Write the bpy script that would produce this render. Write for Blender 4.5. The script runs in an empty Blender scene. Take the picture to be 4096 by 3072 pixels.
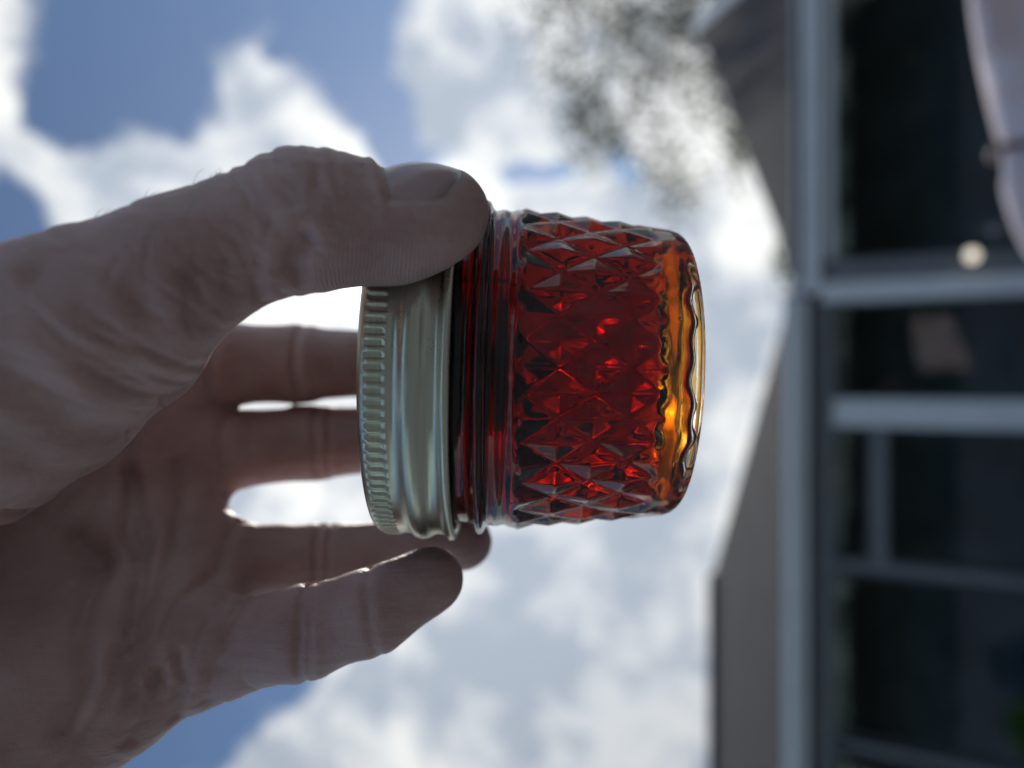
import bpy, bmesh, math, random
import numpy as np
from mathutils import Vector, Matrix

# ---------------------------------------------------------------- camera, sky, sun, exposure
S = bpy.context.scene
CAM_Z = 1.55
PITCH = math.radians(27)
cp, sp = math.cos(PITCH), math.sin(PITCH)
cam_data = bpy.data.cameras.new('camera')
cam_data.sensor_width = 36.0
cam_data.lens = 36.0 / (2 * 0.6655)
cam_data.clip_start = 0.01
cam_data.clip_end = 3000
cam_data.dof.use_dof = True
cam_data.dof.focus_distance = 0.137
cam_data.dof.aperture_fstop = 7.0
cam_data.dof.aperture_blades = 0
cam = bpy.data.objects.new('camera', cam_data)
S.collection.objects.link(cam)
# phone held sideways: picture-right is down, picture-up is to the right
DOWN = Vector((0, sp, -cp))
RIGHT = Vector((1, 0, 0))
BACK = Vector((0, -cp, -sp))
cam.matrix_world = Matrix(((DOWN.x, RIGHT.x, BACK.x, 0), (DOWN.y, RIGHT.y, BACK.y, 0),
                           (DOWN.z, RIGHT.z, BACK.z, CAM_Z), (0, 0, 0, 1)))
S.camera = cam

SUN_DIR = Vector((0.1677, 0.8134, 0.5570))
sun_el = math.asin(SUN_DIR.z)
sun_az = math.atan2(SUN_DIR.x, SUN_DIR.y)

world = bpy.data.worlds.new('World')
S.world = world
world.use_nodes = True
wt = world.node_tree
wt.nodes.clear()


def wn(kind, **kw):
    n = wt.nodes.new(kind)
    for a, b in kw.items():
        setattr(n, a, b)
    return n


def wl(a, b):
    wt.links.new(a, b)


def wmath(op, a, b=None, c=None, clamp=False):
    n = wn('ShaderNodeMath', operation=op, use_clamp=clamp)
    for i, v in enumerate((a, b, c)):
        if v is None:
            continue
        if isinstance(v, (int, float)):
            n.inputs[i].default_value = v
        else:
            wl(v, n.inputs[i])
    return n.outputs[0]


def wrange(v, a, b, c=0.0, d=1.0, mode='SMOOTHSTEP'):
    n = wn('ShaderNodeMapRange', interpolation_type=mode)
    wl(v, n.inputs[0])
    for i, q in zip((1, 2, 3, 4), (a, b, c, d)):
        n.inputs[i].default_value = q
    return n.outputs[0]


out = wn('ShaderNodeOutputWorld')
bg = wn('ShaderNodeBackground')
bg.inputs[1].default_value = 0.085
wl(bg.outputs[0], out.inputs[0])
sky = wn('ShaderNodeTexSky', sky_type='NISHITA', sun_disc=False)
sky.sun_elevation = sun_el
sky.sun_rotation = sun_az
sky.altitude = 100
sky.air_density = 1.0
sky.dust_density = 0.15
sky.ozone_density = 2.5
tc = wn('ShaderNodeTexCoord')
D0 = tc.outputs['Generated']


def wnoise(scale, detail, rough=0.55, vec=None, dist=0.0, off=None):
    n = wn('ShaderNodeTexNoise')
    n.inputs['Scale'].default_value = scale
    n.inputs['Detail'].default_value = detail
    n.inputs['Roughness'].default_value = rough
    n.inputs['Distortion'].default_value = dist
    v = vec or D0
    if off:
        a = wn('ShaderNodeVectorMath', operation='ADD')
        wl(v, a.inputs[0])
        a.inputs[1].default_value = off
        v = a.outputs[0]
    wl(v, n.inputs['Vector'])
    return n


def warp(scale, amount, detail):
    n = wnoise(scale, detail)
    a = wn('ShaderNodeVectorMath', operation='SUBTRACT')
    wl(n.outputs['Color'], a.inputs[0])
    a.inputs[1].default_value = (0.5, 0.5, 0.5)
    b = wn('ShaderNodeVectorMath', operation='MULTIPLY_ADD')
    wl(a.outputs[0], b.inputs[0])
    b.inputs[1].default_value = (amount,) * 3
    wl(D0, b.inputs[2])
    q = wn('ShaderNodeVectorMath', operation='NORMALIZE')
    wl(b.outputs[0], q.inputs[0])
    return q.outputs[0]


DW = warp(6.0, 0.16, 4)


def blob(d, r, soft, vec):
    n = wn('ShaderNodeVectorMath', operation='DOT_PRODUCT')
    wl(vec, n.inputs[0])
    n.inputs[1].default_value = d
    return wrange(n.outputs['Value'], math.cos(r + soft), math.cos(max(0.001, r - soft)))


# gaps in the cloud deck where blue shows (direction, angular radius)
GAPS = [((0.3934, 0.5371, 0.7461), .068), ((0.3956, 0.5651, 0.7240), .058), ((0.3255, 0.5162, 0.7922), .048), ((0.3579, 0.5383, 0.7630), .075), ((0.3654, 0.5727, 0.7338), .058), ((0.3228, 0.5713, 0.7546), .045),
        ((0.3090, 0.5374, 0.7847), .03), ((0.3015, 0.5866, 0.7516), .025), ((0.4420, 0.5414, 0.7152), .10), ((0.4444, 0.5861, 0.6775), .07), ((0.3077, 0.4980, 0.8107), .025),
        ((0.4192, 0.6880, 0.5924), .045), ((0.4223, 0.7101, 0.5634), .05), ((0.3851, 0.7129, 0.5860), .055), ((0.3533, 0.7345, 0.5793), .05), ((0.3196, 0.7524, 0.5759), .045), ((0.2897, 0.7701, 0.5684), .038),
        ((0.2782, 0.7957, 0.5380), .022), ((0.4706, 0.6752, 0.5681), .09), ((0.3940, 0.6758, 0.6229), .026), ((0.3069, 0.8943, 0.3255), .017), ((0.2754, 0.9049, 0.3245), .02), ((0.2485, 0.9131, 0.3232), .014),
        ((0.2656, 0.8665, 0.4226), .013), ((0.2747, 0.8717, 0.4059), .013), ((0.2824, 0.8768, 0.3892), .012),  ((0.1688, 0.4904, 0.8550), .045), ((0.1410, 0.4604, 0.8764), .06),
        ((-0.3913, 0.5662, 0.7255), .05), ((-0.3813, 0.6049, 0.6991), .045), ((-0.3658, 0.6488, 0.6673), .04), ((-0.3562, 0.6800, 0.6409), .03), ((-0.4139, 0.5318, 0.7388), .07), ((-0.3851, 0.6504, 0.6547), .02)]
gap = None
for d, r in GAPS:
    n = wn('ShaderNodeVectorMath', operation='DOT_PRODUCT')
    wl(DW, n.inputs[0])
    n.inputs[1].default_value = d
    c0, c1 = math.cos(1.40 * r + .008), math.cos(max(.001, .60 * r - .008))
    b = wmath('MULTIPLY_ADD', n.outputs['Value'], 1 / (c1 - c0), -c0 / (c1 - c0))
    gap = b if gap is None else wmath('MAXIMUM', gap, b)
gap = wrange(gap, 0.0, 1.0)
# broken cloud elsewhere in the sky, outside the part in view, of the same kind
fwd = (0.0, cp, sp)
n = wn('ShaderNodeVectorMath', operation='DOT_PRODUCT')
wl(D0, n.inputs[0])
n.inputs[1].default_value = fwd
beyond = wrange(n.outputs['Value'], math.cos(math.radians(44)), math.cos(math.radians(54)))
belly_n = wnoise(6.5, 6, 0.64, DW, off=(1.3, 4.0, 2.2)).outputs['Fac']
far_gap = wrange(belly_n, 0.53, 0.62, 1.0, 0.0)
gap = wmath('MAXIMUM', gap, wmath('MULTIPLY', far_gap, beyond))
fine = wnoise(11.0, 5, 0.62, off=(7, 2, 5)).outputs['Fac']
edge = wmath('ADD', gap, wmath('MULTIPLY', wmath('SUBTRACT', fine, 0.5), 1.15))
cloud_a = wrange(edge, 0.10, 0.86, 1.0, 0.0)
# thickness of the deck: bright thin places and grey-blue thick bellies
belly = wrange(belly_n, 0.36, 0.60)
thick = blob((-0.3131, 0.8803, 0.3565), .15, .13, DW)
thick2 = blob((0.1125, 0.9396, 0.3233), .09, .08, DW)
thick3 = blob((0.2882, 0.6265, 0.7242), .09, .09, DW)
thick4 = blob((0.3542, 0.8513, 0.3871), .16, .10, DW)
thick = wmath('MAXIMUM', thick, wmath('MULTIPLY', thick2, .6))
thick = wmath('MAXIMUM', thick, wmath('MULTIPLY', thick3, .5))
thick = wmath('MAXIMUM', thick, wmath('MULTIPLY', thick4, .55))
belly = wmath('SUBTRACT', belly, wmath('MULTIPLY', thick, .46), clamp=True)
cr = wn('ShaderNodeValToRGB')
cr.color_ramp.elements[0].position = 0.0
cr.color_ramp.elements[0].color = (.44, .50, .59, 1)
cr.color_ramp.elements[1].position = 1.0
cr.color_ramp.elements[1].color = (.97, .98, .96, 1)
e = cr.color_ramp.elements.new(0.45)
e.color = (.66, .70, .75, 1)
wl(belly, cr.inputs[0])
# cloud lit from behind near the sun
g = wn('ShaderNodeVectorMath', operation='DOT_PRODUCT')
wl(D0, g.inputs[0])
g.inputs[1].default_value = SUN_DIR
glow = wrange(g.outputs['Value'], math.cos(.85), math.cos(.10), 8.6, 12.2)
aureole = wmath('POWER', wrange(g.outputs['Value'], math.cos(.16), 1.0, mode='LINEAR'), 4.0)   # thin cloud right round the sun
glow = wmath('MULTIPLY_ADD', aureole, 85.0, glow)
cm = wn('ShaderNodeVectorMath', operation='SCALE')
wl(cr.outputs[0], cm.inputs[0])
wl(glow, cm.inputs['Scale'])
mix = wn('ShaderNodeMix', data_type='RGBA')
wl(cloud_a, mix.inputs[0])
wl(sky.outputs[0], mix.inputs[6])
wl(cm.outputs[0], mix.inputs[7])
wl(mix.outputs[2], bg.inputs[0])

sun_data = bpy.data.lights.new('sun', 'SUN')
sun_data.energy = 2.1
sun_data.angle = math.radians(1.0)
sun_data.color = (1, .94, .85)
sun = bpy.data.objects.new('sun', sun_data)
S.collection.objects.link(sun)
sun.rotation_euler = SUN_DIR.to_track_quat('Z', 'Y').to_euler()
sun.location = (6, 25, 18)

S.view_settings.view_transform = 'Standard'
S.view_settings.look = 'None'
S.view_settings.exposure = 0.12
S.view_settings.gamma = 1.0
S.view_settings.use_curve_mapping = False
S.render.engine = 'CYCLES'
cy = S.cycles
cy.max_bounces = 24
cy.transmission_bounces = 20
cy.glossy_bounces = 10
cy.diffuse_bounces = 3
cy.transparent_max_bounces = 16
cy.volume_bounces = 0
cy.caustics_reflective = False
cy.caustics_refractive = True
cy.blur_glossy = 0.3
cy.sample_clamp_indirect = 6.0
cy.use_denoising = True
cy.use_adaptive_sampling = True
cy.adaptive_threshold = 0.02
cy.adaptive_min_samples = 16

# ---------------------------------------------------------------- helpers
COL = S.collection
MATS = {}


def tag(o, label=None, cat=None, group=None, kind=None):
    for k_, v in (('label', label), ('category', cat), ('group', group), ('kind', kind)):
        if v:
            o[k_] = v
    return o


def empty(name, loc=(0, 0, 0)):
    o = bpy.data.objects.new(name, None)
    o.empty_display_size = 0.02
    COL.objects.link(o)
    o.location = loc
    return o


def mesh_obj(name, verts, faces, mat=None, parent=None, smooth=False):
    me = bpy.data.meshes.new(name)
    me.from_pydata([tuple(v) for v in verts], [], [tuple(f) for f in faces])
    me.update()
    if smooth:
        me.polygons.foreach_set('use_smooth', [True] * len(me.polygons))
    if mat:
        me.materials.append(mat)
    o = bpy.data.objects.new(name, me)
    COL.objects.link(o)
    if parent:
        o.parent = parent
    return o


def np_mesh(name, V, Q, mat=None, parent=None, smooth=True):
    me = bpy.data.meshes.new(name)
    V = np.asarray(V, np.float32)
    Q = np.asarray(Q, np.int32)
    nq = Q.shape[1]
    me.vertices.add(len(V))
    me.vertices.foreach_set('co', V.ravel())
    me.loops.add(Q.size)
    me.loops.foreach_set('vertex_index', Q.ravel())
    me.polygons.add(len(Q))
    me.polygons.foreach_set('loop_start', np.arange(0, Q.size, nq, dtype=np.int32))
    me.polygons.foreach_set('use_smooth', np.full(len(Q), smooth, dtype=bool))
    me.update(calc_edges=True)
    me.validate()
    if mat:
        me.materials.append(mat)
    o = bpy.data.objects.new(name, me)
    COL.objects.link(o)
    if parent:
        o.parent = parent
    return o


def box(name, x0, x1, y0, y1, z0, z1, mat, parent=None, bevel=0.004):
    bm = bmesh.new()
    bmesh.ops.create_cube(bm, size=1)
    for v in bm.verts:
        v.co = Vector(((x0 + x1) / 2 + v.co.x * (x1 - x0), (y0 + y1) / 2 + v.co.y * (y1 - y0), (z0 + z1) / 2 + v.co.z * (z1 - z0)))
    if bevel:
        bmesh.ops.bevel(bm, geom=bm.edges[:], offset=min(bevel, .3 * min(x1 - x0, y1 - y0, z1 - z0)), segments=2, affect='EDGES')
    me = bpy.data.meshes.new(name)
    bm.to_mesh(me)
    bm.free()
    me.materials.append(mat)
    o = bpy.data.objects.new(name, me)
    COL.objects.link(o)
    if parent:
        o.parent = parent
    return o


def new_mat(name):
    m = bpy.data.materials.new(name)
    m.use_nodes = True
    nt = m.node_tree
    b = nt.nodes['Principled BSDF']
    return m, nt, b


def simple(name, col, rough=.6, metal=0.0, noise=.12, nscale=8.0, bump=0.0, bscale=60.0):
    m, nt, b = new_mat(name)
    tcn = nt.nodes.new('ShaderNodeTexCoord')
    nz = nt.nodes.new('ShaderNodeTexNoise')
    nz.inputs['Scale'].default_value = nscale
    nz.inputs['Detail'].default_value = 6
    nt.links.new(tcn.outputs['Object'], nz.inputs['Vector'])
    r = nt.nodes.new('ShaderNodeValToRGB')
    r.color_ramp.elements[0].position = .3
    r.color_ramp.elements[1].position = .7
    r.color_ramp.elements[0].color = tuple(c_ * (1 - noise) for c_ in col) + (1,)
    r.color_ramp.elements[1].color = tuple(min(1, c_ * (1 + noise)) for c_ in col) + (1,)
    nt.links.new(nz.outputs['Fac'], r.inputs[0])
    nt.links.new(r.outputs[0], b.inputs['Base Color'])
    b.inputs['Roughness'].default_value = rough
    b.inputs['Metallic'].default_value = metal
    if bump:
        n2 = nt.nodes.new('ShaderNodeTexNoise')
        n2.inputs['Scale'].default_value = bscale
        n2.inputs['Detail'].default_value = 5
        nt.links.new(tcn.outputs['Object'], n2.inputs['Vector'])
        bp = nt.nodes.new('ShaderNodeBump')
        bp.inputs['Strength'].default_value = bump
        bp.inputs['Distance'].default_value = .01
        nt.links.new(n2.outputs['Fac'], bp.inputs['Height'])
        nt.links.new(bp.outputs[0], b.inputs['Normal'])
    return m


def leaf_mat(name, col, trans=.35):
    m, nt, b = new_mat(name)
    oi = nt.nodes.new('ShaderNodeTexCoord')
    nz = nt.nodes.new('ShaderNodeTexNoise')
    nz.inputs['Scale'].default_value = 3.0
    nz.inputs['Detail'].default_value = 4
    nt.links.new(oi.outputs['Object'], nz.inputs['Vector'])
    r = nt.nodes.new('ShaderNodeValToRGB')
    r.color_ramp.elements[0].position = .3
    r.color_ramp.elements[1].position = .7
    r.color_ramp.elements[0].color = (col[0] * .6, col[1] * .65, col[2] * .6, 1)
    r.color_ramp.elements[1].color = (col[0] * 1.5, col[1] * 1.35, col[2] * 1.3, 1)
    nt.links.new(nz.outputs['Fac'], r.inputs[0])
    nt.links.new(r.outputs[0], b.inputs['Base Color'])
    b.inputs['Roughness'].default_value = .45
    tr = nt.nodes.new('ShaderNodeBsdfTranslucent')
    nt.links.new(r.outputs[0], tr.inputs[0])
    mx = nt.nodes.new('ShaderNodeMixShader')
    mx.inputs[0].default_value = trans
    nt.links.new(b.outputs[0], mx.inputs[1])
    nt.links.new(tr.outputs[0], mx.inputs[2])
    nt.links.new(mx.outputs[0], nt.nodes['Material Output'].inputs[0])
    return m


M_white = simple('white_painted_timber', (.80, .82, .85), .45, noise=.05, nscale=3)
M_frame = simple('dark_window_frame', (.05, .055, .065), .5)
M_grey = simple('grey_trim_and_shade', (.20, .21, .23), .6, noise=.1)  # grey trim; on the left header and soffit it holds eave shade
M_roof = simple('dark_grey_roof_sheet', (.048, .046, .054), .9, noise=.18, nscale=1.6)
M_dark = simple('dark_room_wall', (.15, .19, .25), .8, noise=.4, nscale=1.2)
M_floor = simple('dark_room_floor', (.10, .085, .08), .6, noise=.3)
M_wall = simple('grey_render_wall', (.3, .29, .28), .9, noise=.1, bump=.3)
M_bark = simple('rough_brown_bark', (.09, .07, .055), .9, noise=.4, nscale=10, bump=.6)
M_leaf = leaf_mat('grey_green_leaves', (.10, .115, .07), .55)
M_hedge = leaf_mat('dark_hedge_leaves', (.04, .07, .025), .2)
M_plant = leaf_mat('bright_plant_leaves', (.05, .13, .03), .35)
M_grass = simple('pale_gravel', (.14, .145, .155), .95, noise=.4, nscale=.7, bump=.8, bscale=40)
M_pave = simple('grey_paving', (.24, .23, .22), .85, noise=.15, bump=.3)

m, nt, b = new_mat('window_glass')
nt.nodes.remove(b)
tp_ = nt.nodes.new('ShaderNodeBsdfTransparent')
tp_.inputs[0].default_value = (.80, .86, .88, 1)
gs = nt.nodes.new('ShaderNodeBsdfGlossy')
gs.inputs['Roughness'].default_value = .02
fr = nt.nodes.new('ShaderNodeFresnel')
fr.inputs[0].default_value = 1.5
mx = nt.nodes.new('ShaderNodeMixShader')
nt.links.new(fr.outputs[0], mx.inputs[0])
nt.links.new(tp_.outputs[0], mx.inputs[1])
nt.links.new(gs.outputs[0], mx.inputs[2])
nt.links.new(mx.outputs[0], nt.nodes['Material Output'].inputs[0])
M_pane = m

# roof sheet: faint ribs running down the slope
nt = M_roof.node_tree
b = nt.nodes['Principled BSDF']
w_ = nt.nodes.new('ShaderNodeTexWave')
w_.inputs['Scale'].default_value = 1.6
w_.inputs['Distortion'].default_value = .6
t_ = nt.nodes.new('ShaderNodeTexCoord')
nt.links.new(t_.outputs['Object'], w_.inputs['Vector'])
bp = nt.nodes.new('ShaderNodeBump')
bp.inputs['Strength'].default_value = .15
bp.inputs['Distance'].default_value = .02
nt.links.new(w_.outputs['Fac'], bp.inputs['Height'])
nt.links.new(bp.outputs[0], b.inputs['Normal'])

# ---------------------------------------------------------------- ground
N = 40
verts, faces = [], []
for i in range(N + 1):
    for j in range(N + 1):
        x = (i / N * 2 - 1)
        y = (j / N * 2 - 1)
        x = math.copysign(abs(x) ** 2.2, x) * 900
        y = math.copysign(abs(y) ** 2.2, y) * 900
        verts.append((x, y, -0.02 + .02 * math.sin(x * .7) * math.cos(y * .9) if abs(x) < 60 and abs(y) < 60 else -.02))
for i in range(N):
    for j in range(N):
        a = i * (N + 1) + j
        faces.append((a, a + N + 1, a + N + 2, a + 1))
tag(mesh_obj('gravel_ground', verts, faces, M_grass, smooth=True), kind='structure')
terr = empty('terrace', (0, 6.4, 0))
tag(terr, kind='structure')
for i in range(12):
    for j in range(3):
        box('paving_slab', -5.4 + i * .9 + .006, -5.4 + (i + 1) * .9 - .006, -1.2 + j * .9 + .006, -1.2 + (j + 1) * .9 - .006, .0, .045 + .002 * ((i * 7 + j * 3) % 3), M_pave, terr, .006)

# ---------------------------------------------------------------- house with glazed front
house = empty('house', (0, 8, 0))
tag(house, 'low house with dark grey hipped roofs and white framed glazed front', 'house')


def hb(name, x0, x1, y0, y1, z0, z1, mat, parent=None, bevel=.006):
    return box(name, x0, x1, y0, y1, z0, z1, mat, parent or house, bevel)


Y = 0.0   # front plane, in the house's own coordinates (8 m from the camera)
hb('fascia', -9.0, .82, -.34, -.30, 2.355, 2.56, M_white)
hb('fascia', .86, 7.0, -.20, -.16, 2.26, 2.50, M_white)
hb('gutter', -9.0, .80, -.44, -.343, 2.44, 2.55, M_white)
hb('soffit', -9.0, .80, -.298, .0, 2.36, 2.39, M_grey)
hb('header_beam', -9.0, .76, -.04, .10, 2.15, 2.44, M_grey)  # grey tone stands for the shade under the left eave
hb('header_beam', 1.20, 7.0, -.04, .10, 2.14, 2.258, M_white)
# posts
hb('corner_post', .96, 1.17, -.10, .10, .0, 2.256, M_grey)
p = hb('corner_post', .77, .955, -.20, .08, .0, 2.255, M_white)
for x0, x1, y0 in ((-.40, -.14, -.10), (-1.78, -1.68, -.02), (-3.50, -3.42, .02), (-5.4, -5.2, -.05), (3.95, 4.12, -.05), (5.6, 5.8, -.05)):
    hb('post', x0, x1, y0, .09, .0, 2.148 if x1 < 0 else 2.138, M_white if x0 in (-.40, 3.95, 5.6) else M_grey)
# glazed bays
bays = [(-.138, .768, .30, 2.148), (-1.658, -.402, .30, 1.68), (-1.658, -.402, 1.83, 2.148), (-3.368, -1.802, .30, 2.148), (-5.198, -3.552, .30, 2.148),
        (1.172, 3.948, .30, 2.138), (4.122, 5.598, .30, 2.138)]
for x0, x1, z0, z1 in bays:
    w = hb('window', x0, x1, .012, .06, z0, z0 + .05, M_frame)
    for nm, bx in (('stile', (x0, x0 + .03, .010, .058, z0 + .052, z1)), ('stile', (x1 - .03, x1, .010, .058, z0 + .052, z1))):
        box(nm, *bx, M_frame, w, .004)
    box('pane', x0 + .032, x1 - .032, .028, .034, z0 + .052, z1 - .002, M_pane, w, 0)
hb('transom', -1.678, -.402, -.005, .09, 1.684, 1.826, M_grey)
hb('sill_wall', -9.0, .765, .0, .12, .0, .296, M_wall)
hb('sill_wall', 1.175, 7.0, .0, .12, .0, .296, M_wall)
# the dark room behind
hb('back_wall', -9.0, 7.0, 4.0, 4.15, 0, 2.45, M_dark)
hb('side_wall', -9.15, -9.003, .0, 5.8, 0, 2.45, M_wall)
hb('side_wall', 7.003, 7.15, .0, 5.8, 0, 2.45, M_wall)
hb('rear_wall', -9.0, 7.0, 5.6, 5.8, 0, 2.45, M_wall)
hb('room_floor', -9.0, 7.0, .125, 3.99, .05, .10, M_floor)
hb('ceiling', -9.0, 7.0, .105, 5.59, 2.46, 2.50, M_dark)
# roofs (hipped)
def roof(name, pts, fcs):
    o = mesh_obj(name, pts, fcs, M_roof, house)
    md = o.modifiers.new('thickness', 'SOLIDIFY')
    md.thickness = .05
    md.offset = -1
    return o


rl = roof('roof', [(-9.3, -.36, 2.50), (.86, -.36, 2.50), (-2.69, 3.0, 3.96), (-9.3, 3.0, 3.96), (.86, 6.2, 2.50), (-9.3, 6.2, 2.50)],
          [(0, 1, 2, 3), (1, 4, 2), (3, 2, 4, 5)])
rr = roof('roof', [(.98, -.22, 2.46), (4.25, -.22, 2.46), (5.06, 3.0, 4.17), (7.6, 6.2, 2.46), (.98, 6.2, 2.46), (7.6, 2.0, 2.46)],
          [(0, 1, 2), (0, 2, 4), (1, 5, 2), (5, 3, 2), (4, 2, 3)])


def strip(name, a, b, w_, h_, mat, parent):
    a, b = Vector(a), Vector(b)
    d = (b - a).normalized()
    sdir = d.cross(Vector((0, 0, 1))).normalized()
    up = sdir.cross(d).normalized()
    vs = []
    for p_ in (a, b):
        for q in ((-1, 0), (-.6, 1), (.6, 1), (1, 0)):
            vs.append(p_ + sdir * q[0] * w_ / 2 + up * q[1] * h_)
    return mesh_obj(name, vs, [(0, 1, 5, 4), (1, 2, 6, 5), (2, 3, 7, 6), (3, 0, 4, 7), (3, 2, 1, 0), (4, 5, 6, 7)], mat, parent)


strip('hip_capping', (4.27, -.18, 2.50), (5.08, 2.98, 4.20), .15, .07, M_white, rr)
strip('ridge_capping', (-9.3, 3.0, 3.965), (-2.69, 3.0, 3.965), .22, .05, M_roof, rl)

# ---------------------------------------------------------------- trees and an added leaf wall


def tube(pts, radii, n=7):
    vs, fs = [], []
    for i, (p_, r_) in enumerate(zip(pts, radii)):
        p_ = Vector(p_)
        d = (Vector(pts[min(i + 1, len(pts) - 1)]) - Vector(pts[max(i - 1, 0)])).normalized()
        a = d.orthogonal().normalized()
        b2 = d.cross(a)
        for j in range(n):
            t = 2 * math.pi * j / n
            vs.append(p_ + (a * math.cos(t) + b2 * math.sin(t)) * r_)
    for i in range(len(pts) - 1):
        for j in range(n):
            fs.append((i * n + j, i * n + (j + 1) % n, (i + 1) * n + (j + 1) % n, (i + 1) * n + j))
    fs.append(tuple(range(n))[::-1])
    fs.append(tuple(range((len(pts) - 1) * n, len(pts) * n)))
    return vs, fs


def leaves(rng, centres, per, spread, size, squash=.8):
    """many small pointed leaves around cluster centres"""
    V, F = [], []
    for c_ in centres:
        for _ in range(per):
            o = rng.normal(0, spread, 3) * (1, 1, squash)
            p_ = np.array(c_) + o
            d = rng.normal(0, 1, 3)
            d /= np.linalg.norm(d)
            d[2] -= .5
            s_ = np.cross(d, rng.normal(0, 1, 3))
            s_ /= np.linalg.norm(s_) + 1e-6
            L = size * rng.uniform(.6, 1.3)
            w2 = L * .3
            i0 = len(V)
            V += [p_, p_ + d * L * .5 + s_ * w2, p_ + d * L, p_ + d * L * .5 - s_ * w2]
            F.append((i0, i0 + 1, i0 + 2, i0 + 3))
    return np.array(V), np.array(F)


def tree(name, base, height, crown_c, crown_r, n_clusters, per, spread, size, seed, label, mat=M_leaf, branches=9):
    rng = np.random.default_rng(seed)
    t = empty(name, base)
    tag(t, label, 'tree')
    bx, by, bz = base
    top = Vector((crown_c[0] - bx, crown_c[1] - by, crown_c[2] - bz))
    tp = [(0, 0, -.1), (.05, .03, height * .2), (top.x * .3, top.y * .3, top.z * .55), tuple(top)]
    r0 = height * .028
    v, f = tube(tp, [r0 * 1.3, r0, r0 * .75, r0 * .3], 10)
    mesh_obj('trunk', v, f, M_bark, t, True)
    cs = []
    while len(cs) < n_clusters:
        q = rng.uniform(-1, 1, 3)
        l = np.linalg.norm(q)
        if l > 1 or l < .35:
            continue
        cs.append(np.array(top) + q * crown_r)
    for i in range(branches):
        c_ = Vector(cs[i * len(cs) // branches])
        st = Vector(tp[2]).lerp(top, (i % 4) / 4)
        mid = st.lerp(c_, .5) + Vector((0, 0, .2))
        v, f = tube([st, mid, c_], [r0 * .4, r0 * .22, r0 * .08], 6)
        mesh_obj('branch', v, f, M_bark, t, True)
    V, F = leaves(rng, cs, per, spread, size)
    np_mesh('crown', V, F, mat, t, False)
    return t


tree('leafy_tree', (9.0, 14.5, 0), 8.5, (7.6, 14.5, 5.5), (4.2, 3.0, 2.5), 90, 115, .38, .14, 5, 'loose leafy tree rising behind the right hand roof')
tree('small_tree', (3.6, 24, 0), 4.6, (3.5, 24, 4.1), (1.1, 1.1, 1.1), 26, 60, .22, .2, 9, 'distant treetop showing in the dip between the two roofs', branches=5)

rng = np.random.default_rng(3)
added_hedge = empty('added_hedge', (0, -12.5, 0))  # out of view; added so panes reflect dark leaves and low sky is blocked
tag(added_hedge, 'dark green leaf wall behind the camera, added to darken pane reflections', 'added_hedge')
cs = [(rng.uniform(-13, 13), rng.uniform(-.6, .6), rng.uniform(0, 1)) for _ in range(700)]
cs = [(x, y, .1 + t * (3.5 + .25 * math.sin(x * .9 + 1) + .2 * math.sin(x * 2.3))) for x, y, t in cs]
V, F = leaves(rng, cs, 34, .32, .20)
np_mesh('foliage', V, F, M_hedge, added_hedge, False)
for i in range(9):
    v, f = tube([(-8 + i * 2, 0, -.1), (-7.9 + i * 2, .05, 1.5), (-8 + i * 2, 0, 3.0)], [.06, .05, .02], 7)
    mesh_obj('stem', v, f, M_bark, added_hedge, True)
box('core', -13, 13, -.35, .35, .0, 3.2, simple('hedge_twigs', (.02, .025, .012), .95), added_hedge, .1)

# ---------------------------------------------------------------- garden things in front of the house
pl = empty('potted_plant', (-2.75, 7.25, .045))
tag(pl, 'green leafy potted plant standing in front of the glazing', 'plant')
prof = [(0, 0), (.13, 0), (.17, .30), (.185, .30), (.185, .33), (.16, .33), (.15, .28), (0, .28)]
vs, fs = [], []
for r_, z_ in prof:
    for j in range(24):
        t = 2 * math.pi * j / 24
        vs.append((r_ * math.cos(t), r_ * math.sin(t), z_))
for i in range(len(prof) - 1):
    for j in range(24):
        fs.append((i * 24 + j, i * 24 + (j + 1) % 24, (i + 1) * 24 + (j + 1) % 24, (i + 1) * 24 + j))
mesh_obj('pot', vs, fs, simple('terracotta', (.32, .14, .08), .8), pl, True)
rng = np.random.default_rng(11)
cs = [(rng.normal(0, .10), rng.normal(0, .10), rng.uniform(.42, .72)) for _ in range(30)]
V, F = leaves(rng, cs, 14, .05, .13)
np_mesh('foliage', V, F, M_plant, pl, False)
for i in range(5):
    v, f = tube([(0, 0, .25), (rng.normal(0, .05), rng.normal(0, .05), .5), (rng.normal(0, .1), rng.normal(0, .1), .68)], [.012, .009, .004], 6)
    mesh_obj('stem', v, f, M_bark, pl, True)


def globe(name, loc, r, mat, label):
    g_ = empty(name, loc)
    tag(g_, label, 'globe lamp', 'guessed globes by the white corner post')
    bm = bmesh.new()
    bmesh.ops.create_uvsphere(bm, u_segments=20, v_segments=14, radius=r)
    me = bpy.data.meshes.new('globe')
    bm.to_mesh(me)
    bm.free()
    me.polygons.foreach_set('use_smooth', [True] * len(me.polygons))
    me.materials.append(mat)
    o = bpy.data.objects.new('globe', me)
    COL.objects.link(o)
    o.parent = g_
    v, f = tube([(0, 0, r * .8), (0, 0, r * 1.5), (0, .06, r * 1.9), (0, .14, r * 1.9)], [r * .45, r * .35, r * .2, r * .2], 10)
    mesh_obj('bracket', v, f, M_grey, g_, True)
    return g_


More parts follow.
